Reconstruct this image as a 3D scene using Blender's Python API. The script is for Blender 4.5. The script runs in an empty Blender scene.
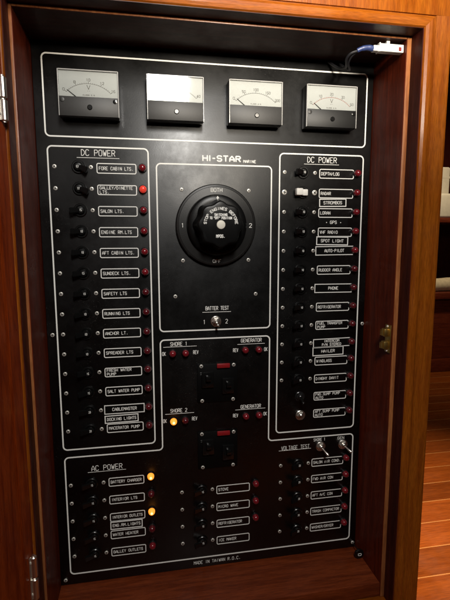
import bpy, bmesh, math, random
from mathutils import Vector, Matrix
random.seed(7)
C = bpy.context.scene.collection
S = bpy.context.scene
H = 1.063            # height of the faceplate's top border line above the cabin floor

def W(x, v, d=0.0):
    """panel coordinates (right, down, depth into the cabinet) -> world"""
    return Vector((x, d, H - v))

# ------------------------------------------------------------------ camera
cam = bpy.data.objects.new('camera', bpy.data.cameras.new('camera')); C.objects.link(cam)
R = [(0.9837453, 0.00222929, -0.17955558), (-0.02638783, 0.99086229, -0.13227096), (0.17761998, 0.13485901, 0.97481495)]
r_, d_, f_ = [Vector((a[0], a[2], -a[1])) for a in R]
m = Matrix((r_, -d_, -f_)).transposed().to_4x4()
m.translation = W(0.13493866, 0.2633655, -0.71196435)
cam.matrix_world = m
cam.data.sensor_fit = 'VERTICAL'; cam.data.sensor_height = 36; cam.data.sensor_width = 27
cam.data.lens = 446.93 / 600 * 36
cam.data.clip_start = 0.02; cam.data.clip_end = 50
S.camera = cam

# ------------------------------------------------------------------ world, lamps, exposure
S.world = bpy.data.worlds.new('World'); S.world.use_nodes = True
bg = S.world.node_tree.nodes['Background']
bg.inputs[0].default_value = (0.9, 0.55, 0.35, 1); bg.inputs[1].default_value = 0.006
S.view_settings.view_transform = 'Standard'; S.view_settings.look = 'None'
S.view_settings.exposure = 0.0; S.view_settings.gamma = 1

def area(name, pos, target, sx, sy, power, col, spread=180):
    l = bpy.data.lights.new(name, 'AREA'); l.shape = 'RECTANGLE'; l.size = sx; l.size_y = sy
    l.energy = power; l.color = col; l.spread = math.radians(spread)
    o = bpy.data.objects.new(name, l); C.objects.link(o); o.location = pos
    o.rotation_euler = (target - pos).to_track_quat('-Z', 'Y').to_euler()
    return o
k = 1.3
area('ceiling_light_near', W(.1772+.0422*k-.004, .0368-.2265*k-.070, -.022-.69*k), W(.22, .42, 0), .145, .28, 4.0, (1, .97, .92), 122)
area('upper_frame_fill', W(.42, -.12, -1.02), W(.38, -.22, -.1), .30, .10, 3.1, (1, .90, .75), 52)  # added warm fill that brightens the upper woodwork and the panel sheen
area('floor_light', W(1.0, -.9, .45), W(.86, 1.06, .22), .12, .12, 5.4, (1, .80, .52), 50)
area('shelf_light', W(1.5, -.9, 1.0), W(1.75, .1, 1.7), .12, .12, 3, (1, .84, .6), 80)

# ------------------------------------------------------------------ materials
def nodes(name):
    m = bpy.data.materials.new(name); m.use_nodes = True
    nt = m.node_tree; b = nt.nodes['Principled BSDF']
    return m, nt, b
def plain(name, col, rough=.5, metal=0, noise=0, bump=0, scale=300, spec=.5, coat=0, emit=None, es=0, trans=0):
    m, nt, b = nodes(name)
    b.inputs['Base Color'].default_value = (*col, 1); b.inputs['Roughness'].default_value = rough
    b.inputs['Metallic'].default_value = metal; b.inputs['Specular IOR Level'].default_value = spec
    b.inputs['Coat Weight'].default_value = coat; b.inputs['Coat Roughness'].default_value = .05
    b.inputs['Transmission Weight'].default_value = trans
    if emit: b.inputs['Emission Color'].default_value = (*emit, 1); b.inputs['Emission Strength'].default_value = es
    tc = nt.nodes.new('ShaderNodeTexCoord'); n = nt.nodes.new('ShaderNodeTexNoise')
    n.inputs['Scale'].default_value = scale; n.inputs['Detail'].default_value = 5
    nt.links.new(tc.outputs['Object'], n.inputs['Vector'])
    if noise:
        mr = nt.nodes.new('ShaderNodeMapRange'); mr.inputs[3].default_value = 1-noise; mr.inputs[4].default_value = 1+noise
        mx = nt.nodes.new('ShaderNodeMix'); mx.data_type = 'RGBA'; mx.blend_type = 'MULTIPLY'; mx.inputs[0].default_value = 1
        mx.inputs[6].default_value = (*col, 1)
        nt.links.new(n.outputs['Fac'], mr.inputs[0]); nt.links.new(mr.outputs[0], mx.inputs[7]); nt.links.new(mx.outputs[2], b.inputs['Base Color'])
    if bump:
        bp = nt.nodes.new('ShaderNodeBump'); bp.inputs['Strength'].default_value = bump; bp.inputs['Distance'].default_value = .0005
        nt.links.new(n.outputs['Fac'], bp.inputs['Height']); nt.links.new(bp.outputs[0], b.inputs['Normal'])
    return m
def wood(name, c1, c2, grain='Z', rough=.38, coat=.25, coat_r=.2, scale=1.0, planks=None, spec=.25, contrast=1.0):
    """varnished timber: long stretched grain, pores and slow colour drift"""
    m, nt, b = nodes(name); N = nt.nodes; L = nt.links
    tc = N.new('ShaderNodeTexCoord'); mp = N.new('ShaderNodeMapping')
    st = {'X': (5, 60, 60), 'Y': (60, 5, 60), 'Z': (60, 60, 5)}[grain]
    mp.inputs['Scale'].default_value = [s*scale for s in st]
    oi = N.new('ShaderNodeObjectInfo'); add = N.new('ShaderNodeVectorMath'); add.operation = 'ADD'
    ml = N.new('ShaderNodeMath'); ml.operation = 'MULTIPLY'; ml.inputs[1].default_value = 9.0
    L.new(oi.outputs['Random'], ml.inputs[0]); L.new(tc.outputs['Object'], add.inputs[0]); L.new(ml.outputs[0], add.inputs[1])
    L.new(add.outputs[0], mp.inputs[0])
    n1 = N.new('ShaderNodeTexNoise'); n1.inputs['Scale'].default_value = 2.2; n1.inputs['Detail'].default_value = 6; n1.inputs['Distortion'].default_value = .6
    n2 = N.new('ShaderNodeTexNoise'); n2.inputs['Scale'].default_value = 16; n2.inputs['Detail'].default_value = 5
    L.new(mp.outputs[0], n1.inputs[0]); L.new(mp.outputs[0], n2.inputs[0])
    r1 = N.new('ShaderNodeMapRange'); r1.inputs[1].default_value = .36; r1.inputs[2].default_value = .64
    L.new(n1.outputs['Fac'], r1.inputs[0])
    mx = N.new('ShaderNodeMix'); mx.data_type = 'RGBA'; mx.inputs[6].default_value = (*c1, 1); mx.inputs[7].default_value = (*c2, 1)
    L.new(r1.outputs[0], mx.inputs[0])
    r2 = N.new('ShaderNodeMapRange'); r2.inputs[1].default_value = .35; r2.inputs[2].default_value = .6; r2.inputs[3].default_value = .74; r2.inputs[4].default_value = 1.06
    L.new(n2.outputs['Fac'], r2.inputs[0])
    m2 = N.new('ShaderNodeMix'); m2.data_type = 'RGBA'; m2.blend_type = 'MULTIPLY'; m2.inputs[0].default_value = 1
    L.new(mx.outputs[2], m2.inputs[6]); L.new(r2.outputs[0], m2.inputs[7])
    out = m2.outputs[2]
    if planks:
        pitch, seam, colour = planks
        sp = N.new('ShaderNodeSeparateXYZ'); L.new(tc.outputs['Object'], sp.inputs[0])
        dv = N.new('ShaderNodeMath'); dv.operation = 'DIVIDE'; dv.inputs[1].default_value = pitch; L.new(sp.outputs['Y'], dv.inputs[0])
        fl = N.new('ShaderNodeMath'); fl.operation = 'FLOOR'; L.new(dv.outputs[0], fl.inputs[0])
        wn = N.new('ShaderNodeTexWhiteNoise'); wn.noise_dimensions = '1D'; L.new(fl.outputs[0], wn.inputs['W'])
        rr = N.new('ShaderNodeMapRange'); rr.inputs[3].default_value = .75; rr.inputs[4].default_value = 1.2; L.new(wn.outputs['Value'], rr.inputs[0])
        m3 = N.new('ShaderNodeMix'); m3.data_type = 'RGBA'; m3.blend_type = 'MULTIPLY'; m3.inputs[0].default_value = 1
        L.new(out, m3.inputs[6]); L.new(rr.outputs[0], m3.inputs[7])
        fr = N.new('ShaderNodeMath'); fr.operation = 'FRACT'; L.new(dv.outputs[0], fr.inputs[0])
        lt = N.new('ShaderNodeMath'); lt.operation = 'LESS_THAN'; lt.inputs[1].default_value = seam/pitch; L.new(fr.outputs[0], lt.inputs[0])
        m4 = N.new('ShaderNodeMix'); m4.data_type = 'RGBA'; m4.inputs[7].default_value = (*colour, 1)
        L.new(lt.outputs[0], m4.inputs[0]); L.new(m3.outputs[2], m4.inputs[6]); out = m4.outputs[2]
    L.new(out, b.inputs['Base Color'])
    wr = N.new('ShaderNodeTexNoise'); wr.inputs['Scale'].default_value = 11; wr.inputs['Detail'].default_value = 8; wr.inputs['Roughness'].default_value = .65
    L.new(tc.outputs['Object'], wr.inputs[0])
    wm = N.new('ShaderNodeMapRange'); wm.inputs[1].default_value = .35; wm.inputs[2].default_value = .68; wm.inputs[3].default_value = rough-.14; wm.inputs[4].default_value = rough+.16
    L.new(wr.outputs['Fac'], wm.inputs[0]); L.new(wm.outputs[0], b.inputs['Roughness'])
    b.inputs['Specular IOR Level'].default_value = spec
    b.inputs['Roughness'].default_value = rough; b.inputs['Coat Weight'].default_value = coat; b.inputs['Coat Roughness'].default_value = coat_r
    bp = N.new('ShaderNodeBump'); bp.inputs['Strength'].default_value = .25; bp.inputs['Distance'].default_value = .0006
    L.new(n2.outputs['Fac'], bp.inputs['Height']); L.new(bp.outputs[0], b.inputs['Normal'])
    return m

# black enamelled faceplate with an orange-peel grain and fine wipe scratches
def faceplate_mat():
    m, nt, b = nodes('black_enamel'); N = nt.nodes; L = nt.links
    tc = N.new('ShaderNodeTexCoord')
    n = N.new('ShaderNodeTexNoise'); n.inputs['Scale'].default_value = 560; n.inputs['Detail'].default_value = 4
    s = N.new('ShaderNodeTexNoise'); s.inputs['Scale'].default_value = 9; s.inputs['Detail'].default_value = 8; s.inputs['Roughness'].default_value = .7
    L.new(tc.outputs['Object'], n.inputs[0]); L.new(tc.outputs['Object'], s.inputs[0])
    mr = N.new('ShaderNodeMapRange'); mr.inputs[1].default_value = .3; mr.inputs[2].default_value = .7; mr.inputs[3].default_value = .30; mr.inputs[4].default_value = .54
    L.new(s.outputs['Fac'], mr.inputs[0]); L.new(mr.outputs[0], b.inputs['Roughness'])
    bp = N.new('ShaderNodeBump'); bp.inputs['Strength'].default_value = .20; bp.inputs['Distance'].default_value = .0002
    L.new(n.outputs['Fac'], bp.inputs['Height']); L.new(bp.outputs[0], b.inputs['Normal'])
    dn = N.new('ShaderNodeTexNoise'); dn.inputs['Scale'].default_value = 700; dn.inputs['Detail'].default_value = 2; L.new(tc.outputs['Object'], dn.inputs[0])
    dm = N.new('ShaderNodeTexNoise'); dm.inputs['Scale'].default_value = 14; dm.inputs['Detail'].default_value = 6; L.new(tc.outputs['Object'], dm.inputs[0])
    d1 = N.new('ShaderNodeMapRange'); d1.inputs[1].default_value = .66; d1.inputs[2].default_value = .74; L.new(dn.outputs['Fac'], d1.inputs[0])
    d2 = N.new('ShaderNodeMapRange'); d2.inputs[1].default_value = .45; d2.inputs[2].default_value = .7; L.new(dm.outputs['Fac'], d2.inputs[0])
    dd = N.new('ShaderNodeMath'); dd.operation = 'MULTIPLY'; L.new(d1.outputs[0], dd.inputs[0]); L.new(d2.outputs[0], dd.inputs[1])
    mx = N.new('ShaderNodeMix'); mx.data_type = 'RGBA'; mx.inputs[6].default_value = (.0010, .0009, .0009, 1); mx.inputs[7].default_value = (.06, .055, .05, 1)
    L.new(dd.outputs[0], mx.inputs[0]); L.new(mx.outputs[2], b.inputs['Base Color'])
    b.inputs['Specular IOR Level'].default_value = .34
    b.inputs['Coat Weight'].default_value = .42
    m9 = N.new('ShaderNodeMapRange'); m9.inputs[1].default_value = .35; m9.inputs[2].default_value = .65; m9.inputs[3].default_value = .24; m9.inputs[4].default_value = .40
    L.new(s.outputs['Fac'], m9.inputs[0]); L.new(m9.outputs[0], b.inputs['Coat Roughness'])
    L.new(bp.outputs[0], b.inputs['Coat Normal'])
    return m
M = {}
M['plate'] = faceplate_mat()
M['white'] = plain('white_engraving', (.90, .89, .84), .6, noise=.10, scale=900)
M['white_dim'] = plain('dial_ink', (.13, .125, .12), .6, noise=.2)
M['red_ink'] = plain('red_dial_ink', (.35, .12, .10), .6, noise=.2)
M['steel'] = plain('nickel_steel', (.78, .74, .68), .32, 1, bump=.2, scale=900)
M['bright'] = plain('bright_screw', (.80, .77, .70), .42, .55, noise=.25, scale=900)
M['dark'] = plain('recess_black', (.008, .007, .007), .6, noise=.1)
M['black'] = plain('black_plastic', (.004, .004, .004), .28, noise=.2, bump=.12, scale=700)
M['black_gloss'] = plain('black_bakelite', (.005, .005, .005), .18, noise=.2, bump=.05, scale=500)
M['knob'] = plain('knob_bakelite', (.003, .003, .003), .34, noise=.2, bump=.08, scale=500, spec=.3)
M['breaker_block'] = plain('breaker_block', (.0012, .0011, .0011), .55, noise=.2, bump=.1, scale=500, spec=.15)
M['ring'] = plain('charcoal_plastic', (.009, .0085, .008), .42, noise=.2, bump=.15, scale=700)
M['lens'] = plain('red_lens', (.18, .010, .016), .22, noise=.2, coat=.6, scale=900)
M['lens_dim'] = plain('unlit_dark_lens', (.09, .008, .012), .22, noise=.2, coat=.6, scale=900)
M['lens_red'] = plain('lit_red_lens', (.7, .05, .03), .25, noise=.1, coat=.6, emit=(1, .06, .035), es=.35)
M['lens_amber'] = plain('lit_amber_lens', (.8, .35, .05), .3, noise=.1, emit=(1, .30, .03), es=1.25)
M['lens_core'] = plain('lit_filament', (.9, .6, .2), .3, noise=.1, emit=(1, .60, .2), es=3.0)
M['bezel'] = plain('black_chrome_bezel', (.05, .048, .05), .25, .8, noise=.2)
M['dial'] = plain('dial_card', (.39, .405, .42), .5, noise=.06, scale=40)
M['cover'] = plain('smoked_cover', (.026, .025, .024), .5, noise=.15, bump=.06, scale=300)
M['cover_black'] = plain('black_cover', (.004, .004, .004), .5, noise=.15, bump=.06, scale=300)
M['edge'] = plain('clear_acrylic_edge', (.50, .49, .47), .2, noise=.1, coat=.5)
M['flag'] = plain('red_interlock', (.24, .009, .012), .35, noise=.25, scale=200)
M['tape'] = plain('white_tape', (.75, .73, .68), .6, noise=.1, bump=.3, scale=200)
M['cap'] = plain('aluminium_cap', (.78, .74, .64), .45, .35, noise=.12, scale=300)
M['brass'] = plain('brass', (.62, .42, .13), .38, 1, noise=.25, bump=.2, scale=200)
M['blue'] = plain('blue_boot', (.03, .05, .16), .4, noise=.2, scale=150)
M['plug'] = plain('white_plug', (.80, .79, .74), .4, noise=.08, scale=150)
M['cable'] = plain('dark_cable', (.007, .007, .009), .5, noise=.2)
M['redmark'] = plain('dark_red_mark', (.25, .02, .02), .4, noise=.1)
M['cream'] = plain('cream_fabric', (.62, .50, .32), .9, noise=.3, bump=.8, scale=60)
M['whitecloth'] = plain('white_cloth', (.60, .54, .43), .9, noise=.12, bump=.6, scale=50)
M['wall'] = wood('dark_mahogany_wall', (.075, .012, .006), (.05, .007, .004), 'Z')
M['face'] = wood('orange_teak', (.29, .078, .006), (.21, .048, .0035), 'Z', .40, .12, .14, spec=.16)
M['face_h'] = wood('orange_teak_rail', (.29, .078, .006), (.21, .048, .0035), 'X', .40, .12, .14, spec=.16)
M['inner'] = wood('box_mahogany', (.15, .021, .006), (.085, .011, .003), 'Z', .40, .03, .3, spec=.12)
M['inner_shaded'] = wood('box_mahogany_shaded', (.05, .012, .006), (.03, .008, .004), 'X', .42, .04, .35, spec=.15)  # box mahogany darkened: shade under the recess top put into the colour
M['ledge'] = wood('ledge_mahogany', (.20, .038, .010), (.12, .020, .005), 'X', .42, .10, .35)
M['reveal_shade'] = wood('reveal_wood_shaded', (.075, .014, .008), (.04, .006, .004), 'Z', .45, .0, .4, spec=.12)  # stile side wood with its shade painted into the colour
M['veneer'] = wood('pale_edge_band', (.40, .15, .05), (.26, .085, .028), 'Z', .35, .3, .2)
M['door'] = wood('varnished_door', (.23, .034, .004), (.13, .015, .002), 'Z', .36, .25, .15, spec=.15)
M['bench'] = wood('bench_mahogany', (.16, .028, .010), (.10, .016, .006), 'X')
M['floor'] = wood('teak_and_holly', (.27, .060, .008), (.21, .043, .005), 'X', .36, .2, .25, .4, planks=(.0928, .0030, (.48, .20, .065)))
# clear instrument window: Fresnel mix of a mirror gloss over straight transparency
g, nt, b = nodes('instrument_glass'); nt.nodes.remove(b)
mixs = nt.nodes.new('ShaderNodeMixShader'); tr = nt.nodes.new('ShaderNodeBsdfTransparent'); gl = nt.nodes.new('ShaderNodeBsdfGlossy'); fn = nt.nodes.new('ShaderNodeFresnel')
gl.inputs['Roughness'].default_value = .065; fn.inputs[0].default_value = 1.5; tr.inputs[0].default_value = (.97, .97, .95, 1)
nt.links.new(fn.outputs[0], mixs.inputs[0]); nt.links.new(tr.outputs[0], mixs.inputs[1]); nt.links.new(gl.outputs[0], mixs.inputs[2])
nt.links.new(mixs.outputs[0], nt.nodes['Material Output'].inputs[0])
M['glass'] = g

# ------------------------------------------------------------------ mesh helpers; (u right, v down, w towards the viewer)
def pt(u, v, w=0): return Vector((u, -w, -v))
def box(bm, u0, u1, v0, v1, w0, w1, bev=0, seg=2, mi=0):
    vs = [bm.verts.new(pt(u, v, w)) for w in (w0, w1) for v in (v0, v1) for u in (u0, u1)]
    F = [(0,1,3,2),(4,6,7,5),(0,4,5,1),(2,3,7,6),(0,2,6,4),(1,5,7,3)]
    fs = [bm.faces.new([vs[i] for i in f]) for f in F]
    for f in fs: f.material_index = mi
    bmesh.ops.recalc_face_normals(bm, faces=fs)
    if bev:
        es = list({e for f in fs for e in f.edges})
        r = bmesh.ops.bevel(bm, geom=es, offset=bev, segments=seg, affect='EDGES', profile=.5)
        for f in r['faces']: f.material_index = mi
def lathe(bm, cu, cv, prof, n=24, mi=0, rad=None):
    """prof: (radius, w) from the base outwards; capped at the end"""
    rings = []
    for (r, w) in prof:
        rings.append([bm.verts.new(pt(cu + r*(rad(a) if rad else 1)*math.cos(a), cv + r*(rad(a) if rad else 1)*math.sin(a), w)) for a in [2*math.pi*i/n for i in range(n)]])
    fs = []
    for a, b2 in zip(rings, rings[1:]):
        for i in range(n): fs.append(bm.faces.new((a[i], a[(i+1) % n], b2[(i+1) % n], b2[i])))
    fs.append(bm.faces.new(rings[-1])); fs.append(bm.faces.new(rings[0][::-1]))
    bmesh.ops.recalc_face_normals(bm, faces=fs)
    for f in fs: f.material_index = mi
def tube(bm, pts, r, n=8, mi=0):
    rings = []
    for i, p in enumerate(pts):
        t = (pts[min(i+1, len(pts)-1)] - pts[max(i-1, 0)]).normalized()
        a = t.orthogonal().normalized() if i == 0 else (a - t*a.dot(t)).normalized()
        b2 = t.cross(a); rr = r[i] if isinstance(r, (list, tuple)) else r
        rings.append([bm.verts.new(p + rr*(a*math.cos(q) + b2*math.sin(q))) for q in [2*math.pi*j/n for j in range(n)]])
    fs = []
    for x, y in zip(rings, rings[1:]):
        for i in range(n): fs.append(bm.faces.new((x[i], x[(i+1) % n], y[(i+1) % n], y[i])))
    fs.append(bm.faces.new(rings[0])); fs.append(bm.faces.new(rings[-1]))
    bmesh.ops.recalc_face_normals(bm, faces=fs)
    for f in fs: f.material_index = mi
def smooth_path(P, n=6):
    out = []
    for i in range(len(P)-1):
        p0 = P[max(i-1, 0)]; p1 = P[i]; p2 = P[i+1]; p3 = P[min(i+2, len(P)-1)]
        for k in range(n):
            t = k/n
            out.append(.5*((2*p1) + (-p0+p2)*t + (2*p0-5*p1+4*p2-p3)*t*t + (-p0+3*p1-3*p2+p3)*t**3))
    return out + [P[-1]]
def stroke(bm, a, b2, wd, base=0.0, mi=0):
    """one filled engraving stroke: a low ridge with pointed ends"""
    ax, ay = a; bx, by = b2; dx, dy = bx-ax, by-ay; l = math.hypot(dx, dy) or 1e-6; dx /= l; dy /= l; h = wd/2; nx, ny = -dy, dx
    e = h*.75; z0 = base-.00008; z1 = base+wd*.16
    P = [(ax+nx*h, ay+ny*h, z0), (ax-dx*e, ay-dy*e, z0), (ax-nx*h, ay-ny*h, z0), (bx-nx*h, by-ny*h, z0), (bx+dx*e, by+dy*e, z0), (bx+nx*h, by+ny*h, z0)]
    v = [bm.verts.new(pt(*p)) for p in P]
    A = bm.verts.new(pt(ax, ay, z1)); B = bm.verts.new(pt(bx, by, z1))
    for f in ((v[0], A, B, v[5]), (v[0], v[1], A), (v[1], v[2], A), (v[2], v[3], B, A), (v[3], v[4], B), (v[4], v[5], B)):
        fc = bm.faces.new(f); fc.material_index = mi
        fc.normal_update()
        if fc.normal.y > 0: fc.normal_flip()
G = {  # stroke alphabet on a 4 x 6 grid, y up
'A':['00 03 26 43 40','02 42'],'B':['00 06 36 45 44 33 03','33 42 41 30 00'],'C':['45 36 16 05 01 10 30 41'],'D':['00 06 26 44 42 20 00'],
'E':['46 06 00 40','03 33'],'F':['46 06 00','03 33'],'G':['45 36 16 05 01 10 30 41 43 23'],'H':['00 06','40 46','03 43'],'I':['20 26'],'J':['46 41 30 10 01'],
'K':['00 06','46 02','13 40'],'L':['06 00 40'],'M':['00 06 23 46 40'],'N':['00 06 40 46'],'O':['10 01 05 16 36 45 41 30 10'],'P':['00 06 36 45 44 33 03'],
'Q':['10 01 05 16 36 45 41 30 10','22 40'],'R':['00 06 36 45 44 33 03','23 40'],'S':['45 36 16 05 04 13 33 42 41 30 10 01'],'T':['06 46','26 20'],
'U':['06 01 10 30 41 46'],'V':['06 20 46'],'W':['06 10 24 30 46'],'X':['00 46','06 40'],'Y':['06 23 46','23 20'],'Z':['06 46 00 40'],
'0':['10 01 05 16 36 45 41 30 10'],'1':['15 26 20'],'2':['05 16 36 45 44 00 40'],'3':['06 46 23 33 42 41 30 10 01'],'4':['30 36 02 42'],
'5':['46 06 03 33 42 41 30 10 01'],'6':['45 36 16 05 01 10 30 41 42 33 03'],'8':['13 04 05 16 36 45 44 33 13 02 01 10 30 41 42 33'],
'.':['20 21'],'-':['13 33'],'/':['00 46'],'"':['14 16','34 36'],'*':['22 23 33 32 22'],',':['21 10']}
NARROW = {'I': (1.2, -1.5), '-': (2.6, -.8), '.': (1.5, -1.2)}
def text(bm, s, cu, cv, h, width=None, wd=.0009, base=0.0, mi=0, arc=None, sx=1.0, left=None, shear=0, prop=False):
    adv = 5.6; pos = [i*adv for i in range(len(s))]; off = [0]*len(s); total = len(s)*adv - 1.6
    if prop:
        x = 0; pos = []; off = []
        for c in s:
            w_, o_ = NARROW.get(c, (4, 0)); pos.append(x); off.append(o_); x += w_+1.7
        total = x-1.7
    sy = h/6; kx = (width/total) if width else sy*sx
    u0 = (left if left is not None else cu - total*kx/2)
    for i, ch in enumerate(s):
        for path in G.get(ch, []):
            P = [(int(c[0]), int(c[1])) for c in path.split()]
            Q = []
            for (x, y) in P:
                lx = (pos[i] + off[i] + x)*kx; ly = y*sy
                if arc:
                    ac, av, ar, a0 = arc       # centre, radius of baseline, mid angle
                    ang = a0 + (lx - total*kx/2)/(ar + h/2); rr = ar + ly
                    Q.append((ac + rr*math.sin(ang), av - rr*math.cos(ang)))
                else: Q.append((u0 + lx + shear*ly, cv + h/2 - ly))
            for a, b2 in zip(Q, Q[1:]): stroke(bm, a, b2, wd, base, mi)
def rounded(poly, r, n=6):
    out = []; N = len(poly)
    for i in range(N):
        p0 = Vector(poly[i-1]); p = Vector(poly[i]); p2 = Vector(poly[(i+1) % N])
        a = (p0-p).normalized(); b2 = (p2-p).normalized()
        if r <= 0: out.append(tuple(p)); continue
        c = p + (a+b2)*r
        s = p + a*r; e = p + b2*r
        a0 = math.atan2(s.y-c.y, s.x-c.x); a1 = math.atan2(e.y-c.y, e.x-c.x); d = (a1-a0+math.pi) % (2*math.pi) - math.pi
        for k in range(n+1): out.append((c.x + r*math.cos(a0+d*k/n), c.y + r*math.sin(a0+d*k/n)))
    return out
def outline(bm, poly, r, wd, base=0.0, mi=0, top=.00022):
    P = rounded(poly, r); N = len(P); ins, outs = [], []
    for i in range(N):
        p0 = Vector(P[i-1]); p = Vector(P[i]); p2 = Vector(P[(i+1) % N])
        t0 = (p-p0).normalized(); t1 = (p2-p).normalized(); n0 = Vector((-t0.y, t0.x)); n1 = Vector((-t1.y, t1.x)); nn = (n0+n1).normalized()
        k = wd/2/max(.5, nn.dot(n0)); ins.append(p+nn*k); outs.append(p-nn*k)
    lo = base-.0001; rows = [[bm.verts.new(pt(q.x, q.y, w)) for q in L] for L, w in ((ins, lo), (ins, base+top), (outs, base+top), (outs, lo))]
    fs = []
    for a, b2 in zip(rows, rows[1:]):
        for i in range(N): fs.append(bm.faces.new((a[i], a[(i+1) % N], b2[(i+1) % N], b2[i])))
    for f in fs:
        f.material_index = mi; f.normal_update()
    for i, f in enumerate(fs[N:2*N]):
        if f.normal.y > 0:
            for g2 in fs: g2.normal_flip()
            break
def rect(u0, u1, v0, v1): return [(u0, v0), (u1, v0), (u1, v1), (u0, v1)]

def mesh(name, bm, mats, ang=24):
    me = bpy.data.meshes.new(name); bm.to_mesh(me); bm.free()
    for mm in (mats if isinstance(mats, (list, tuple)) else [mats]): me.materials.append(mm)
    for p in me.polygons: p.use_smooth = True
    me.set_sharp_from_angle(angle=math.radians(ang))
    return me
def put(name, me, loc, parent=None, label=None):
    """link a mesh at world position loc, under parent when given"""
    o = bpy.data.objects.new(name, me); C.objects.link(o)
    if parent: o.parent = parent; o.location = loc - worldpos(parent)
    else: o.location = loc
    if label: o['label'] = label
    return o
def worldpos(o):
    p = o.location.copy()
    while o.parent: o = o.parent; p += o.location
    return p
def empty(name, loc, label, cat, group=None):
    o = bpy.data.objects.new(name, None); o.empty_display_size = .05; C.objects.link(o); o.location = loc
    o['label'] = label; o['category'] = cat
    if group: o['group'] = group
    return o
def tag(o, label, cat, group=None):
    o['label'] = label; o['category'] = cat
    if group: o['group'] = group
def B(): return bmesh.new()
def mbox(name, mat, x0, x1, v0, v1, d0, d1, parent=None, bev=.0, label=None):
    """box between panel coordinates, d = depth into the cabinet; origin at its centre"""
    c = W((x0+x1)/2, (v0+v1)/2, (d0+d1)/2); bm = B()
    hu, hv, hd = (x1-x0)/2, (v1-v0)/2, (d1-d0)/2
    box(bm, -hu, hu, -hv, hv, -hd, hd, bev)
    return put(name, mesh(name, bm, mat), c, parent, label)

# ================================================================== setting
fl = mbox('floor', M['floor'], -1.2, 3.2, H, H+.03, -1.5903, 1.7097); fl['kind'] = 'structure'
wl = mbox('wall', M['wall'], .75, 3.2, -1.2, H, 2.10, 2.14); wl['kind'] = 'structure'

# ================================================================== cabinet
XL, XR, YT, YB, DF = -.0142, .5117, -.0170, .8355, -.090
cab = empty('cabinet', W(.25, H, .06), 'varnished reddish teak cabinet whose recess holds the black switch panel', 'cabinet')
mbox('side_panel', M['inner'], XR, .5203, YT-.004, .861, DF, .05, cab)
mbox('side_panel', M['inner'], -.0194, XL, YT-.004, .861, DF, .05, cab)
mbox('edge_band', M['veneer'], XR+.0006, .5201, YT-.003, .8605, DF-.0012, DF-.0001, cab, .0004)
mbox('edge_band', M['veneer'], -.0192, XL-.0006, YT-.003, .8605, DF-.0012, DF-.0001, cab, .0004)
mbox('top_panel', M['inner_shaded'], XL, XR, YT-.004, YT, DF, .05, cab)
mbox('bottom_panel', M['ledge'], XL, XR, YB, .8605, DF, .05, cab, .0012)
mbox('edge_band', M['veneer'], XL, XR, YT-.0032, YT-.0003, DF-.0012, DF-.0001, cab, .0003)
mbox('back_panel', M['inner'], XL, XR, YT, YB, .042, .05, cab)
# right stile: rounded inner bead, groove, flat board
def stile(name, x0, x1, flip, v0, v1):
    w = x1-x0; prof = [(0, 0), (0, .029), (.0015, .0315), (.0055, .0330), (.0105, .0330), (.0142, .0312), (.0152, .0285), (.0160, .0285), (.0175, .0305), (w-.004, .0315), (w-.0012, .0305), (w, .027), (w, 0)]
    bm = B(); rows = []
    for (u, z) in prof:
        uu = u if not flip else w-u
        rows.append([bm.verts.new(pt(uu, v, z)) for v in (-min(u, .0164), v1-v0)])
    fs = [bm.faces.new((a[0], b2[0], b2[1], a[1])) for a, b2 in zip(rows, rows[1:])]
    fs.append(bm.faces.new([r[0] for r in rows])); fs.append(bm.faces.new([r[1] for r in rows])); fs.append(bm.faces.new((rows[0][0], rows[-1][0], rows[-1][1], rows[0][1])))
    bmesh.ops.recalc_face_normals(bm, faces=fs)
    return put(name, mesh(name, bm, M['face'], 20), W(x0, v0, -.0878), cab)
stile('stile', .5203, .5625, False, -.0219, H)
stile('stile', -.075, -.0194, True, -.0219, H)
def rail():
    prof = [(0, 0), (0, .029), (.0015, .0315), (.0055, .0330), (.0105, .0330), (.0142, .0312), (.0152, .0285), (.0163, .0285)]
    bm = B(); rows = [[bm.verts.new(pt(u, -q, z)) for u in (0, .5203+.0194)] for q, z in prof]
    # mitre the bead round both corners
    for i, (q, z) in enumerate(prof): rows[i][0].co.x = -q; rows[i][1].co.x = .5397+q
    rows.append([bm.verts.new(pt(-.0163, -.0163, 0)), bm.verts.new(pt(.5397+.0163, -.0163, 0))])
    fs = [bm.faces.new((a[0], b2[0], b2[1], a[1])) for a, b2 in zip(rows, rows[1:])]
    fs.append(bm.faces.new([r[0] for r in rows])); fs.append(bm.faces.new([r[1] for r in rows])); fs.append(bm.faces.new((rows[0][0], rows[-1][0], rows[-1][1], rows[0][1])))
    bmesh.ops.recalc_face_normals(bm, faces=fs)
    return put('rail_bead', mesh('rail_bead', bm, M['face_h'], 20), W(-.0194, -.0219, -.0878), cab)
rail()
mbox('fascia', M['face'], -.075, .5625, -.42, -.0384, -.1186, -.0878, cab, .0006)
mbox('bottom_rail', M['face_h'], -.0194, .5203, .8612, H-.001, -.119, -.0878, cab, .001)
mbox('reveal_shade_strip', M['reveal_shade'], .5188, .5203, YT-.004, .861, -.1175, DF-.0014, cab, .0)  # thin dark strips laid over the opening's inner sides as painted shade
mbox('reveal_shade_strip', M['reveal_shade'], -.0194, -.0181, YT-.004, .861, -.1175, DF-.0014, cab, .0)
mbox('reveal_shade_strip', M['inner_shaded'], -.018, .5187, YT-.0048, YT-.0040, -.1175, DF-.0014, cab, .0)
mbox('outer_side', M['face'], .5525, .5600, -.40, H, -.0878, .30, cab)
mbox('outer_side', M['face'], -.075, -.067, -.40, H, -.0878, .30, cab)
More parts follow.
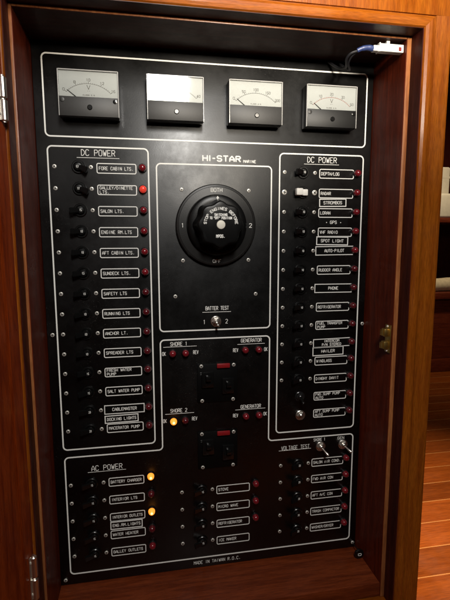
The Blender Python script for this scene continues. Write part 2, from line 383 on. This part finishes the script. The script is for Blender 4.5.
# open door, hinged on the left edge of the opening
TH = math.radians(20)
def dpt(s, v, t):          # s along the door from the hinge, t = out of its inner face
    return W(-.0206 - math.sin(TH)*s + math.cos(TH)*t, v, -.1225 - math.cos(TH)*s - math.sin(TH)*t)
def doorbox(bm, s0, s1, v0, v1, t0, t1, o, bev=.001):
    vs = [bm.verts.new(dpt(s, v, t)-o) for t in (t0, t1) for v in (v0, v1) for s in (s0, s1)]
    fs = [bm.faces.new([vs[i] for i in f]) for f in [(0,1,3,2),(4,6,7,5),(0,4,5,1),(2,3,7,6),(0,2,6,4),(1,5,7,3)]]
    bmesh.ops.recalc_face_normals(bm, faces=fs)
    if bev: bmesh.ops.bevel(bm, geom=list({e for f in fs for e in f.edges}), offset=bev, segments=2, affect='EDGES')
o0 = dpt(0, .84, 0); bm = B()
doorbox(bm, 0, .022, -.02, .86, -.02, 0, o0, .0015); doorbox(bm, .0222, .52, -.02, .86, -.018, -.0022, o0, .0010)
put('door', mesh('door', bm, M['door']), o0, cab)
def hinge(v0, v1):
    c = W(-.0194, (v0+v1)/2, -.1305); bm = B(); hh = (v1-v0)/2
    for a, b2 in ((-hh, -.0012), (.0012, hh)):
        tube(bm, [pt(0, a, 0), pt(0, a+.0008, 0), pt(0, b2-.0008, 0), pt(0, b2, 0)], [.0034, .0041, .0041, .0034], 14)
    tube(bm, [pt(0, -hh-.002, 0), pt(0, hh+.002, 0)], .002, 10)
    doorbox(bm, .003, .013, (v0+v1)/2-hh, (v0+v1)/2+hh, .0001, .0012, c, .0003)
    hg = put('hinge', mesh('hinge', bm, M['steel']), c, cab)
    for v in (v0+.008, v1-.008):
        p = dpt(.0095, v, .0013); bm = B()
        bmesh.ops.create_uvsphere(bm, u_segments=10, v_segments=6, radius=.0024)
        for q in bm.verts: q.co.x *= .35
        put('screw', mesh('hinge_screw', bm, M['bright']), p, hg)
    return hg
hinge(.0775, .1262); hinge(.6819, .7440)
# twin brass catch on the right wall of the recess
c = W(XR, .419, -.075); bm = B()
box(bm, -.0016, 0, -.022, .022, -.003, .0125, .0003); 
for s in (-1, 1):
    box(bm, -.0095, -.0012, s*.010-.0062, s*.010+.0062, -.001, .009, .0012)
    tube(bm, [pt(-.0105, s*.0102-.0045, .0035), pt(-.0105, s*.0102+.0045, .0035)], .0032, 12)
ct = put('catch', mesh('catch', bm, M['brass']), c, cab)
for s in (-1, 1):
    bm = B(); bmesh.ops.create_uvsphere(bm, u_segments=10, v_segments=6, radius=.002)
    put('screw', mesh('catch_screw', bm, M['bright']), W(XR-.0018, .419+s*.0195, -.079), ct)

# ================================================================== switch panel
SP = empty('switch_panel', W(.25, YB, .004), 'black electrical switch panel with white engraved borders, gauges, breakers and red lamps', 'switch panel')
# faceplate
mbox('faceplate', M['plate'], XL+.0006, XR-.0006, YT+.0006, YB-.0004, 0, .004, SP, .0008)
def P0(name, bm, mats, u, v, parent=SP, label=None, w=0, ang=24): return put(name, mesh(name, bm, mats, ang), W(u, v, -w), parent, label)
def border(poly, label=None, r=.0065):
    u = sum(p[0] for p in poly)/len(poly); v = sum(p[1] for p in poly)/len(poly)
    bm = B(); outline(bm, [(p[0]-u, p[1]-v) for p in poly], r, .0021)
    P0('border_line', bm, M['white'], u, v, label=label)
border(rect(0, .5, 0, .1136)); border(rect(.0014, .1464, .1276, .5978)); border(rect(.3545, .4982, .1276, .5978)); border(rect(.1585, .3409, .1485, .4104))
border([(.1585, .4246), (.3409, .4246), (.3409, .611), (.4985, .611), (.4985, .8164), (.0024, .8164), (.0024, .611), (.1585, .611)])
def heading(s, cu, cv, h, width, ul=None, wd=.0012, name='heading'):
    bm = B(); text(bm, s, 0, 0, h, width, wd)
    if ul: stroke(bm, (ul[0]-cu, ul[2]-cv), (ul[1]-cu, ul[2]-cv), .0011)
    P0(name, bm, M['white'], cu, cv, label='white engraved words %s' % s)
heading('DC POWER', .0731, .1357, .0084, .0484, (.0422, .1034, .1430), .0013)
heading('DC POWER', .4262, .1360, .0084, .0500, (.3956, .4554, .1430), .0013)
heading('AC POWER', .0676, .6330, .0084, .0484, (.0372, .0978, .6394), .0013)
heading('VOLTAGE TEST', .3905, .6276, .0070, .0515, (.3601, .4192, .6318), .0011)
heading('BATTER TEST', .2517, .3749, .0058, .0380, (.2275, .2743, .3812))
heading('MADE IN TAIWAN R.O.C.', .2500, .8258, .0056, .0830, None, .0010)
heading('SHORE 1', .1882, .4318, .0058, .0270, (.1632, .2173, .4365)); heading('SHORE 2', .1864, .5446, .0058, .0270, (.1639, .2116, .5500))
heading('GENERATOR', .3093, .4310, .0058, .0350, (.2856, .3324, .4372)); heading('GENERATOR', .3090, .5462, .0058, .0350, (.2821, .3345, .5510))
for s, u, v in (('OK', .1640, .4475), ('REV', .2158, .4470), ('REV', .2825, .4469), ('OK', .3345, .4475), ('OK', .1632, .5615), ('REV', .2125, .5606), ('REV', .2825, .5608), ('OK', .3345, .5612), ('1', .2304, .3972), ('2', .2673, .3972)):
    heading(s, u, v, .0058 if len(s) > 1 else .0066, .0082 if s == 'REV' else (.0054 if s == 'OK' else .0034), None, .0011, 'caption')
heading('SHORE 1', .4350, .6168, .0050, .0215, None, .0010, 'caption'); heading('GEN', .4755, .6172, .0050, .0120, None, .0010, 'caption')
bm = B(); text(bm, 'HI-STAR', 0, 0, .0080, .0595, .0026, prop=True); text(bm, 'MARINE', .0448, .0032, .0040, .0200, .0012)
P0('maker_lettering', bm, M['white'], .2600, .1385, label='bold white maker lettering above the rotary switch')

# --- shared small parts
def screw_mesh(r=.0031):
    bm = B(); lathe(bm, 0, 0, [(r, -.0003), (r, .0005), (r*.88, .0009), (r*.72, .00105), (r*.2, .00110)], 16)
    for a in (.3, .3+math.pi/2):
        c, s = math.cos(a), math.sin(a); L = r*.66; h = r*.17
        vs = [bm.verts.new(pt(x*c-y*s, x*s+y*c, (.00120 if abs(x) > 0 else 0))) for x, y in ((-L, -h), (L, -h), (L, h), (-L, h))]
        f = bm.faces.new(vs); f.material_index = 1
    return mesh('screw', bm, [M['bright'], M['dark']], 50)
SC = screw_mesh(); SCL = screw_mesh(.0042)
def screw(u, v, parent=SP, w=0, me=None):
    o = put('screw', me or SC, W(u, v, -w), parent); o.rotation_euler = (0, random.uniform(0, 3.1), 0); return o
def lamp_mesh(mats, lit=False, r=.0056):
    bm = B()
    lathe(bm, 0, 0, [(r+.0012, -.0002), (r+.0012, .0016), (r+.0005, .0026), (r+.0001, .0026)], 22, 1)
    lathe(bm, 0, 0, [(r, .0020), (r, .0042), (r*.93, .0066), (r*.75, .0086), (r*.45, .0098), (r*.15, .0102)], 22, 0)
    if lit: lathe(bm, 0, 0, [(r*.40, .0090), (r*.34, .0104), (r*.12, .0110)], 16, 2)
    return mesh('indicator_lamp', bm, mats, 40)
LM = {'red': lamp_mesh([M['lens'], M['bezel']]), 'dim': lamp_mesh([M['lens_dim'], M['bezel']]), 'litred': lamp_mesh([M['lens_red'], M['bezel']]),
      'amber': lamp_mesh([M['lens_amber'], M['bezel'], M['lens_core']], True)}
def lamp(u, v, k='red', label=None): return put('indicator_lamp', LM[k], W(u, v), SP, label)

# --- breakers: round bushing with a flat paddle thrown to one side
def breaker_meshes(side):
    bm = B()
    lathe(bm, 0, 0, [(.0098, -.0002), (.0098, .0016), (.0088, .0026), (.0074, .0026), (.0068, .0012)], 28)
    lathe(bm, 0, 0, [(.0062, .0008), (.0062, .0040), (.0050, .0056), (.0020, .0060)], 20)
    bush = mesh('breaker', bm, M['black'], 40)
    bm = B()
    # paddle sweeping out from the bushing towards one side
    s = side
    vs0 = [pt(s*.001, -.0034, .003), pt(s*.001, .0034, .003), pt(s*.001, .0034, .0072), pt(s*.001, -.0034, .0072)]
    vs1 = [pt(s*.0150, -.0046, .0075), pt(s*.0150, .0046, .0075), pt(s*.0142, .0046, .0125), pt(s*.0142, -.0046, .0125)]
    a = [bm.verts.new(p) for p in vs0]; b2 = [bm.verts.new(p) for p in vs1]
    fs = [bm.faces.new(a), bm.faces.new(b2)] + [bm.faces.new((a[i], a[(i+1) % 4], b2[(i+1) % 4], b2[i])) for i in range(4)]
    bmesh.ops.recalc_face_normals(bm, faces=fs)
    bmesh.ops.bevel(bm, geom=list(bm.edges), offset=.0009, segments=2, affect='EDGES')
    tog = mesh('toggle', bm, M['black_gloss'], 40)
    return bush, tog
BRL = breaker_meshes(-1); BRR = breaker_meshes(1)
def rating_mesh(s):
    bm = B(); text(bm, s, 0, 0, .0032, .0030, .0007); return mesh('rating_mark', bm, M['white'])
RT = {s: rating_mesh(s) for s in ('8', '10', '15', '5', '20')}
def breaker(u, v, side='L', rate='10', screws=True, tape=False, du=None):
    b, t = BRL if side == 'L' else BRR
    o = put('breaker', b, W(u, v), SP)
    tg = put('toggle', t, W(u, v), o); tg.rotation_euler = (0, random.uniform(-.09, .09) + (.45 if side == 'R' else 0), 0)
    if tape:
        o['label'] = 'breaker with white tape wrapped round its toggle'
        bm = B(); box(bm, -.0150, -.0040, -.0055, .0055, .0040, .0150, .0015); box(bm, -.003, .0060, -.0045, .0058, .0042, .0100, .0015)
        put('tape', mesh('tape', bm, M['tape']), W(u, v), o)
    else:
        put('rating_mark', RT[rate], W(u + (.0008 if side == 'L' else -.0008), v, -.0060), o)
    if screws:
        du = du or (-.034, .0178)
        a = screw(u+du[0], v, o, me=SCL if tape else SC); c = screw(u+du[1], v, o, me=SCL if tape else SC)
    return o
def nameplate(lines, u0, u1, cv, h=.0150, square=False, sticker=False, th=.0047, plain_=False):
    u = (u0+u1)/2; w = u1-u0; words = ' '.join(lines); bm = B(); base = 0
    if square or sticker:
        box(bm, -w/2-.0006, w/2+.0006, -h/2-.0006, h/2+.0006, -.0001, .0010, .0003, 1, mi=1); base = .0010
    if not plain_: outline(bm, rect(-w/2+.0005, w/2-.0005, -h/2+.0005, h/2-.0005), 0 if (square or sticker) else .0022, (.0013 if not sticker else .0015), base)
    n = len(lines)
    for i, s in enumerate(lines):
        hh = th if n == 1 else .0042
        wid = min(w*.86, len(s)*(.00345 if not sticker else .0040))
        cvv = 0 if n == 1 else (-.0031 if i == 0 else .0031)
        if square or sticker: text(bm, s, 0, cvv, hh, wid, .00115, base)
        else: text(bm, s, 0, cvv, hh, wid, .00105, base, left=-w/2+.0035)
    nm = 'label_plate' if (square or sticker) else 'engraved_label'
    o = P0(nm, bm, [M['white'], M['black']], u, cv, label='label reading %s' % words)
    if square or sticker: o.rotation_euler = (0, random.uniform(-.022, .022), 0); o.location.z += random.uniform(-.0003, .0003)
    return o

ROW = lambda i: .1566 + .03155*i
left = [['FORE CABIN LTS.'], ['GALLEY/DINETTE', 'LTS.'], ['SALON LTS.'], ['ENGINE RM.LTS'], ['AFT CABIN LTS.'], ['SUNDECK LTS.'], ['SAFETY LTS'], ['RUNNING LTS'], ['ANCHOR LT.'], ['SPREADER LTS'], ['FRESH WATER', 'PUMP'], ['SALT WATER PUMP'], ['CABLEMASTER'], ['MACERATOR PUMP']]
rates = ['8', '10', '15', '10', '10', '5', '10', '10', '8', '10', '15', '15', '20', '20']
for i, L in enumerate(left):
    v = ROW(i); breaker(.0440, v, 'R' if i < 2 else 'L', rates[i])
    sq = i == 12
    dv = .0012 if i < 12 else 0
    nameplate(L, .0700 if not sq else .0672, .1282 if not sq else .1306, v+dv if not sq else v-.0003, square=sq)
    lamp(.1374, v - (.0004 if i < 10 else .002), 'litred' if i == 1 else ('red' if i < 6 else 'dim'), 'brightly glowing red lamp' if i == 1 else None)
nameplate(['DOCKING LIGHTS'], .0674, .1204, .5512, .0128, sticker=True)
right = [['DEPTH/LOG'], ['RADAR'], ['LORAN'], ['VHF RADIO'], ['AUTO-PILOT'], ['RUDDER ANGLE'], ['PHONE'], ['REFRIGERATOR'], ['FUEL TRANSFER', 'PUMP'], ['INTERCOM', 'P/N STEREO'], ['WINDLASS'], ['DINGHY DAVIT'], ['FWD.SUMP PUMP', 'AUTO'], ['AFT.SUMP PUMP', 'AUTO']]
for i, L in enumerate(right):
    v = ROW(i); sq = i in (4, 6, 9)
    if i < 12: breaker(.3938, v, 'L', '10', tape=(i == 1), du=(-.0310, .0206))
    nameplate(L, .4220 if not sq else .4182, .4822 if not sq else .4852, v+(.001 if not sq else .0002), square=sq)
    lamp(.4872, v-.0005 if i < 10 else v-.0022, 'red' if i < 5 else 'dim')
nameplate(['STROMBOS'], .4228, .4700, .2040, .0128, sticker=True); nameplate(['* GPS *'], .4235, .4735, .2362, .0125, sticker=True, plain_=True)
nameplate(['SPOT LIGHT'], .4194, .4755, .2668, .0138, sticker=True); nameplate(['HAILER'], .4176, .4738, .4556, .0150, sticker=True)
ACR = lambda i: .6590 + .03145*i
for i, (L, k) in enumerate(zip([['BATTERY CHARGER'], ['INTERIOR LTS'], ['INTERIOR OUTLETS'], ['WATER HEATER'], ['GALLEY OUTLETS']], ['amber', 'dim', 'amber', 'dim', 'red'])):
    v = ACR(i); breaker(.0425, v, 'L', '15', du=(-.0328, .0187)); nameplate(L, .0694, .1268, v+.0008)
    lamp(.1378, v-.0048, k, 'amber lamp glowing brightly' if k == 'amber' else None)
nameplate(['ENG.RM.LIGHTS'], .0697, .1220, .7372, .0138, sticker=True)
for i, L in enumerate([['STOVE'], ['MICRO WAVE'], ['REFRIGERATOR'], ['ICE MAKER']]):
    v = .6906 + .0317*i; breaker(.2236, v, 'L', '15', du=(-.0342, .0182)); nameplate(L, .2490, .3078, v+.0022)
    if i < 3: lamp(.3180, v-.0042, 'red')
for i, L in enumerate([['SALON AIR COND.'], ['FWD AIR CON'], ['AFT A/C CON'], ['TRASH COMPACTOR'], ['WASHER/DRYER']]):
    v = ACR(i)+.0005; breaker(.3960, v, 'L', '20', du=(-.0322, .0190)); nameplate(L, .4212, .4812, v)
    lamp(.4850, v-.0056, 'red')
for u, v, k in ((.1778, .4470, 'red'), (.1988, .4472, 'red'), (.2984, .4467, 'red'), (.3214, .4470, 'red'), (.1773, .5618, 'amber'), (.1967, .5615, 'dim'), (.2998, .5622, 'red'), (.3228, .5618, 'red')):
    lamp(u, v, k, 'amber lamp glowing brightly' if k == 'amber' else None)
for u, v in ((-.0056, .4092), (.5080, .4099), (-.0062, .8262), (.5059, .8255), (.1839, .3540), (.3161, .3530)): screw(u, v)

# --- bat-handle toggle switches
def toggle_mesh(dx, dy, metal=True):
    bm = B()
    lathe(bm, 0, 0, [(.0088, -.0002), (.0088, .0012), (.0080, .0017)], 24)
    lathe(bm, 0, 0, [(.0070, .0014), (.0070, .0038), (.0056, .0046)], 6)
    lathe(bm, 0, 0, [(.0040, .0040), (.0040, .0075), (.0030, .0082)], 20)
    body = mesh('toggle_switch', bm, M['steel'] if metal else M['bezel'], 30)
    bm = B(); tube(bm, [pt(0, 0, .0065), pt(dx*.5, dy*.5, .0120), pt(dx*.9, dy*.9, .0185), pt(dx, dy, .0200)], [.0014, .0018, .0026, .0012], 14)
    return body, mesh('lever', bm, M['steel'] if metal else M['black_gloss'], 50)
def toggle(u, v, dx, dy, metal=True, label=None):
    b, t = toggle_mesh(dx, dy, metal); o = put('toggle_switch', b, W(u, v), SP, label); put('lever', t, W(u, v), o)
toggle(.2495, .3966, .0005, .0040); toggle(.4372, .6295, .0070, .0090); toggle(.4795, .6295, .0080, .0070)
toggle(.3962, .5345, 0, .006, False, 'black toggle switch'); toggle(.3979, .5685, -.006, -.009)

# --- transfer breakers between the lamp rows
def transfer(cv):
    u = .2515; bm = B(); box(bm, -.034, .034, -.033, .033, -.0001, .0022, .0010)
    o = P0('transfer_breaker', bm, M['breaker_block'], u, cv)
    for s, dv in ((-1, -.006), (1, .006)):
        bm = B(); box(bm, -.0100, .0100, -.0135, .0135, 0, .0045, .0015); lathe(bm, 0, .004, [(.0075, .0040), (.0075, .0058), (.0060, .0064)], 20)
        box(bm, -.0042, .0042, -.0085, .0000, .0040, .0130, .0014)
        put('toggle', mesh('toggle', bm, M['black_gloss']), W(u+s*.0160+s*.001, cv+dv-.001, -.0022), o)
        bm = B(); text(bm, '30', 0, 0, .0034, .0068, .0008)
        put('rating_mark', mesh('rating_mark', bm, M['white_dim'] if 0 else M['ring']), W(u+s*.025-.001, cv-.011+dv, -.0024), o)
        screw(u+s*.0272, cv-.0297, o, .0022); screw(u+s*.0262, cv+.0297, o, .0022)
    bm = B(); box(bm, -.0105, .0115, -.0038, .0038, .0022, .0062, .0012)
    put('interlock_flag', mesh('interlock_flag', bm, M['flag']), W(.2612-.0008, cv-.0296), o)
transfer(.5005); transfer(.6180)

# --- battery selector
u, v = .2500, .2420
bm = B(); lathe(bm, 0, 0, [(.0640, -.0002), (.0640, .0050), (.0625, .0075), (.0600, .0082), (.0595, .0078), (.0480, .0092), (.0472, .0088)], 72)
sel = P0('battery_selector', bm, M['ring'], u, v, ang=28)
bm = B(); text(bm, 'BOTH', 0, -.0543, .0054, .0175, .0009, .0094); text(bm, 'OFF', 0, .0558, .0050, .0125, .0008, .0092)
text(bm, '1', -.0535, 0, .0062, .0040, .0009, .0094); text(bm, '2', .0545, 0, .0062, .0040, .0009, .0094)
put('position_marks', mesh('position_marks', bm, M['white']), W(u, v), sel)
bm = B()
lathe(bm, 0, 0, [(.0468, .0090), (.0468, .0150), (.0452, .0180), (.0420, .0195), (.0370, .0200)], 72)
def lobe(a): return 1 + .055*math.cos(8*a)
lathe(bm, 0, 0, [(.0375, .0195), (.0352, .0300), (.0340, .0420), (.0330, .0460), (.0314, .0480), (.0290, .0485)], 96, rad=lobe)
bm2 = bm
kn = put('knob', mesh('knob', bm, M['knob'], 28), W(u, v), sel)
bm = B(); k_ = .0487
text(bm, 'STOP ENGINES BEFORE', 0, 0, .0038, .0720, .00095, k_, arc=(0, 0, .0218, 0))
text(bm, 'SWITCHING', 0, -.0145, .0034, .0190, .0009, k_); text(bm, 'TO "OFF" POSITION', 0, -.0098, .0034, .0330, .0009, k_)
put('lettering', mesh('lettering', bm, M['white']), W(u, v), kn)
bm = B(); text(bm, 'MPOS.', 0, 0, .0042, .0130, .0010, k_)
put('lettering', mesh('lettering', bm, M['white']), W(u-.0005, v+.0170), kn)
bm = B(); stroke(bm, (0, -.003), (0, .0038), .0017); stroke(bm, (0, -.0034), (-.0016, -.0006), .0012); stroke(bm, (0, -.0034), (.0016, -.0006), .0012); put('pointer_mark', mesh('pointer_mark', bm, M['white']), W(u, v-.0405, -.0200), kn)
bm = B(); lathe(bm, 0, 0, [(.0066, .0480), (.0066, .0494), (.0060, .0500), (.003, .0502)], 28); put('centre_cap', mesh('centre_cap', bm, M['cap']), W(u, v), kn)
for du, dv in ((-.0535, -.0553), (.0535, -.0553), (-.0530, .0550), (.0535, .0550)): screw(u+du, v+dv, sel)

# --- panel meters
def meter(cu, scale, letter, cover, cols, needle=-.82, label=None, lugs=True, w=.0840, h=.0640):
    cv = .0585; D = .0215
    bm = B(); box(bm, -w/2, w/2, -h/2, h/2, -.0001, .0185, .0022)                     # black case
    o = P0('meter', bm, M['black'], cu, cv, label=label)
    sp = .0045                                                                        # where dial meets cover
    bm = B(); box(bm, -w/2+.0018, w/2-.0018, -h/2+.0018, sp, .0186, .0190)
    dl = put('dial', mesh('dial', bm, M['dial']), W(cu, cv), o)
    bm = B(); pv = .0200; R0 = .0395; b0 = .0191; mi = 0
    a0, a1 = math.radians(-50), math.radians(50)
    arc_ = [(R0*math.sin(a0+(a1-a0)*i/24), pv-R0*math.cos(a0+(a1-a0)*i/24)*.86) for i in range(25)]
    for a, b2 in zip(arc_, arc_[1:]): stroke(bm, a, b2, .0005, b0, 1 if cols else 0)
    for i in range(25):
        a = a0+(a1-a0)*i/24; L = .0030 if i % 6 == 0 else .0016
        stroke(bm, (R0*math.sin(a), pv-R0*math.cos(a)*.86), ((R0+L)*math.sin(a), pv-(R0+L)*math.cos(a)*.86), .00045 if i % 6 else .0007, b0, 1 if cols and i % 2 else 0)
    for i, s in enumerate(scale):
        a = a0+(a1-a0)*i/(len(scale)-1); rr = R0+.0058
        text(bm, s, rr*math.sin(a)*.98, pv-rr*math.cos(a)*.86, .0034, len(s)*.0026, .0006, b0)
    if letter: text(bm, letter, 0, -.0090, .0056, .0042, .0008, b0); text(bm, '--', 0, -.0040, .0015, .004, .0005, b0)
    text(bm, 'CLASS 2.5', 0, .0016, .0016, .016, .0004, b0)
    put('dial_marks', mesh('dial_marks', bm, [M['white_dim'], M['red_ink']]), W(cu, cv), dl)
    bm = B(); a = needle; tube(bm, [pt(math.sin(a)*.016, pv-math.cos(a)*.016, .0200), pt(math.sin(a)*.0400, pv-math.cos(a)*.0400*.9, .0200)], [.00065, .0003], 6)
    put('needle', mesh('needle', bm, M['dark']), W(cu, cv), o)
    # clear hood: a window over the dial with pale acrylic edges
    bm = B(); box(bm, -w/2+.0016, w/2-.0016, -h/2+.0016, sp, .0212, .0216); put('window_pane', mesh('window_pane', bm, M['glass']), W(cu, cv), o)
    bm = B(); box(bm, -w/2+.0004, -w/2+.0015, -h/2+.0004, h/2-.0008, .0180, .0217, .0003, 1); box(bm, w/2-.0015, w/2-.0004, -h/2+.0004, h/2-.0008, .0180, .0217, .0003, 1); box(bm, -w/2+.0016, w/2-.0016, -h/2+.0002, -h/2+.0014, .0180, .0217, .0003, 1)
    put('hood_edge', mesh('hood_edge', bm, M['edge']), W(cu, cv), o)
    bm = B(); box(bm, -w/2+.0016, w/2-.0016, sp+.0002, h/2-.0008, .0186, .0219, .0005)
    cvp = put('cover', mesh('cover', bm, cover), W(cu, cv), o)
    bm = B(); lathe(bm, 0, 0, [(.0036, -.0002), (.0036, .0008), (.0028, .0012), (.0012, .0012)], 18); 
    put('zero_screw', mesh('zero_screw', bm, M['black_gloss']), W(cu+.001, cv+(sp+h/2)/2+.0005, -.0219), cvp)
    if lugs:
        for s in (-1, 1):
            bm = B(); lathe(bm, 0, 0, [(.0030, -.0002), (.0030, .0008), (.002, .0010)], 16)
            put('mounting_screw', mesh('mounting_screw', bm, M['black_gloss'] if s > 0 else M['ring']), W(cu+s*(w/2-.0058), cv+sp+.0052, -.0219), cvp)
    return o
meter(.0650, ['0', '8', '10', '12', '16'], 'V', M['cover'], False)
meter(.1880, ['0', '10', '20', '30', '40'], 'A', M['cover'], False, lugs=False)
meter(.3095, ['0', '50', '100', '150', '200'], '', M['cover'], False, lugs=False)
meter(.4315, ['0', '10', '20', '30', '50'], 'V', M['cover_black'], True)

# ================================================================== loose things in the recess
# blue cable with a white plug under the top front edge
pl = empty('network_cable', W(.4910, -.0075, -.079), 'blue and dark cable with white plug tucked under top right of recess', 'cable')
bm = B(); box(bm, -.0180, .0200, -.0068, .0040, -.004, .006, .0010); box(bm, -.0060, -.0010, -.0112, -.0066, -.003, .0045, .0006); box(bm, -.0182, -.0160, -.0074, .0046, -.0045, .0066, .0005); box(bm, -.0260, -.0175, -.0040, .0036, -.003, .005, .0008)
for i in range(4): box(bm, -.0130+i*.0058, -.0095+i*.0058, -.0030, .0018, .0055, .0064, .0003, 1)
box(bm, -.0150, -.0100, -.0068, -.0042, -.003, .005, .0006)
put('plug', mesh('plug', bm, M['plug']), W(.4910, -.0055, -.079), pl)
bm = B(); box(bm, .0120, .0160, -.0030, .0022, .0056, .0068, .0004, 1); put('port_mark', mesh('port_mark', bm, M['redmark']), W(.4910, -.0055, -.079), pl)
bm = B(); o = W(.4910, -.0055, -.079)
tube(bm, smooth_path([pt(-.0255, -.0002, .001), pt(-.0330, -.0010, .001), pt(-.0420, .0005, 0), pt(-.0480, .0030, -.002)]), [.0040]*6+[.0036]*6+[.0030]*6+[.0022], 12)
put('boot', mesh('boot', bm, M['blue']), o, pl)
bm = B(); tube(bm, smooth_path([pt(-.0470, .0030, -.002), pt(-.0560, .0060, -.005), pt(-.0590, .0110, -.012), pt(-.0540, .0150, -.022), pt(-.0480, .0130, -.040), pt(-.0500, .0060, -.060), pt(-.0600, -.0080, -.075)]), .0019, 10)
tube(bm, smooth_path([pt(-.0440, .0020, -.003), pt(-.0520, .0075, -.009), pt(-.0530, .0145, -.018), pt(-.0430, .0170, -.034), pt(-.0380, .0080, -.055), pt(-.0420, -.0070, -.075)]), .0014, 10)
put('cord', mesh('cord', bm, M['cable']), o, pl)
# small black tag on a short cord from the lower right corner screw
fb = empty('pull_tag', W(.5040, YB-.0001, -.032), 'small round black tag on short cord at lower right panel corner', 'tag')
ft = W(.5040, .8255, -.0300)
bm = B(); lathe(bm, 0, 0, [(.0078, -.0025), (.0086, -.0010), (.0086, .0010), (.0078, .0025), (.0030, .0028)], 26); put('disc', mesh('disc', bm, M['black']), ft, fb)
bm = B(); outline(bm, rect(-.0032, .0028, -.0018, .0022), .0015, .0008, .0029); put('disc_mark', mesh('disc_mark', bm, M['white']), ft, fb)
bm = B(); tube(bm, smooth_path([pt(.0014, .0004, -.0270), pt(.0016, -.0006, -.020), pt(.0010, -.0020, -.012), pt(.0004, -.0070, -.0015)]), .0008, 8); put('cord', mesh('cord', bm, M['cable']), ft, fb)

# ================================================================== cabin beyond the cabinet
bn = empty('bench', W(2.1, H, 1.86), 'dark red varnished bench beyond the plank floor', 'bench')
mbox('front_board', M['bench'], .9, 3.1, .62, H, 1.66, 1.69, bn, .004); mbox('seat', M['bench'], .9, 3.1, .578, .618, 1.62, 2.09, bn, .006)
mbox('plinth', M['bench'], .9, 3.1, .985, H-.001, 1.635, 1.659, bn, .003)
bm = B(); 
pth = [pt(-.30, 0, 0), pt(-.292, 0, 0), pt(-.28, 0, 0)] + [pt(-.28+.56*i/12, .002*math.sin(i), 0) for i in range(1, 12)] + [pt(.28, 0, 0), pt(.292, 0, 0), pt(.30, 0, 0)]
tube(bm, pth, [.024, .036, .040] + [.040+.0015*math.sin(i*1.7) for i in range(1, 12)] + [.040, .036, .024], 20)
rl = put('rolled_towel', mesh('rolled_towel', bm, M['cream'], 60), W(2.03, .5385, 1.70)); tag(rl, 'rolled beige towel lying on the dark red bench', 'towel')
sh = empty('wall_shelf', W(2.2, .19, 2.0), 'dark wooden wall shelf behind the cabinet edge at right', 'shelf')
mbox('board', M['bench'], 1.5, 3.0, .142, .170, 1.66, 2.09, sh, .004); mbox('bracket', M['bench'], 2.3, 2.33, .171, .33, 1.72, 2.09, sh, .003); mbox('bracket', M['bench'], 1.6, 1.63, .171, .33, 1.72, 2.09, sh, .003)
bm = B(); box(bm, -.045, .045, -.30, .0, -.06, .06, .012, 3); box(bm, -.0455, .0455, -.245, -.232, -.0605, .0605, .001, 1)
bx = put('cream_canister', mesh('cream_canister', bm, M['whitecloth']), W(1.905, .1415, 1.80)); tag(bx, 'tall cream canister standing on the wall shelf', 'canister')
bm = B(); box(bm, -.16, .16, -.14, 0, -.03, .03, .014, 3); bmesh.ops.subdivide_edges(bm, edges=bm.edges[:], cuts=1)
for q in bm.verts: q.co.x += -.30*q.co.z*-1 ; q.co.y += .006*math.sin(q.co.x*40)
fc = put('folded_cloth', mesh('folded_cloth', bm, M['whitecloth'], 50), W(1.965, .1415, 1.70)); tag(fc, 'white folded cloth leaning in front of the cream canister', 'cloth')
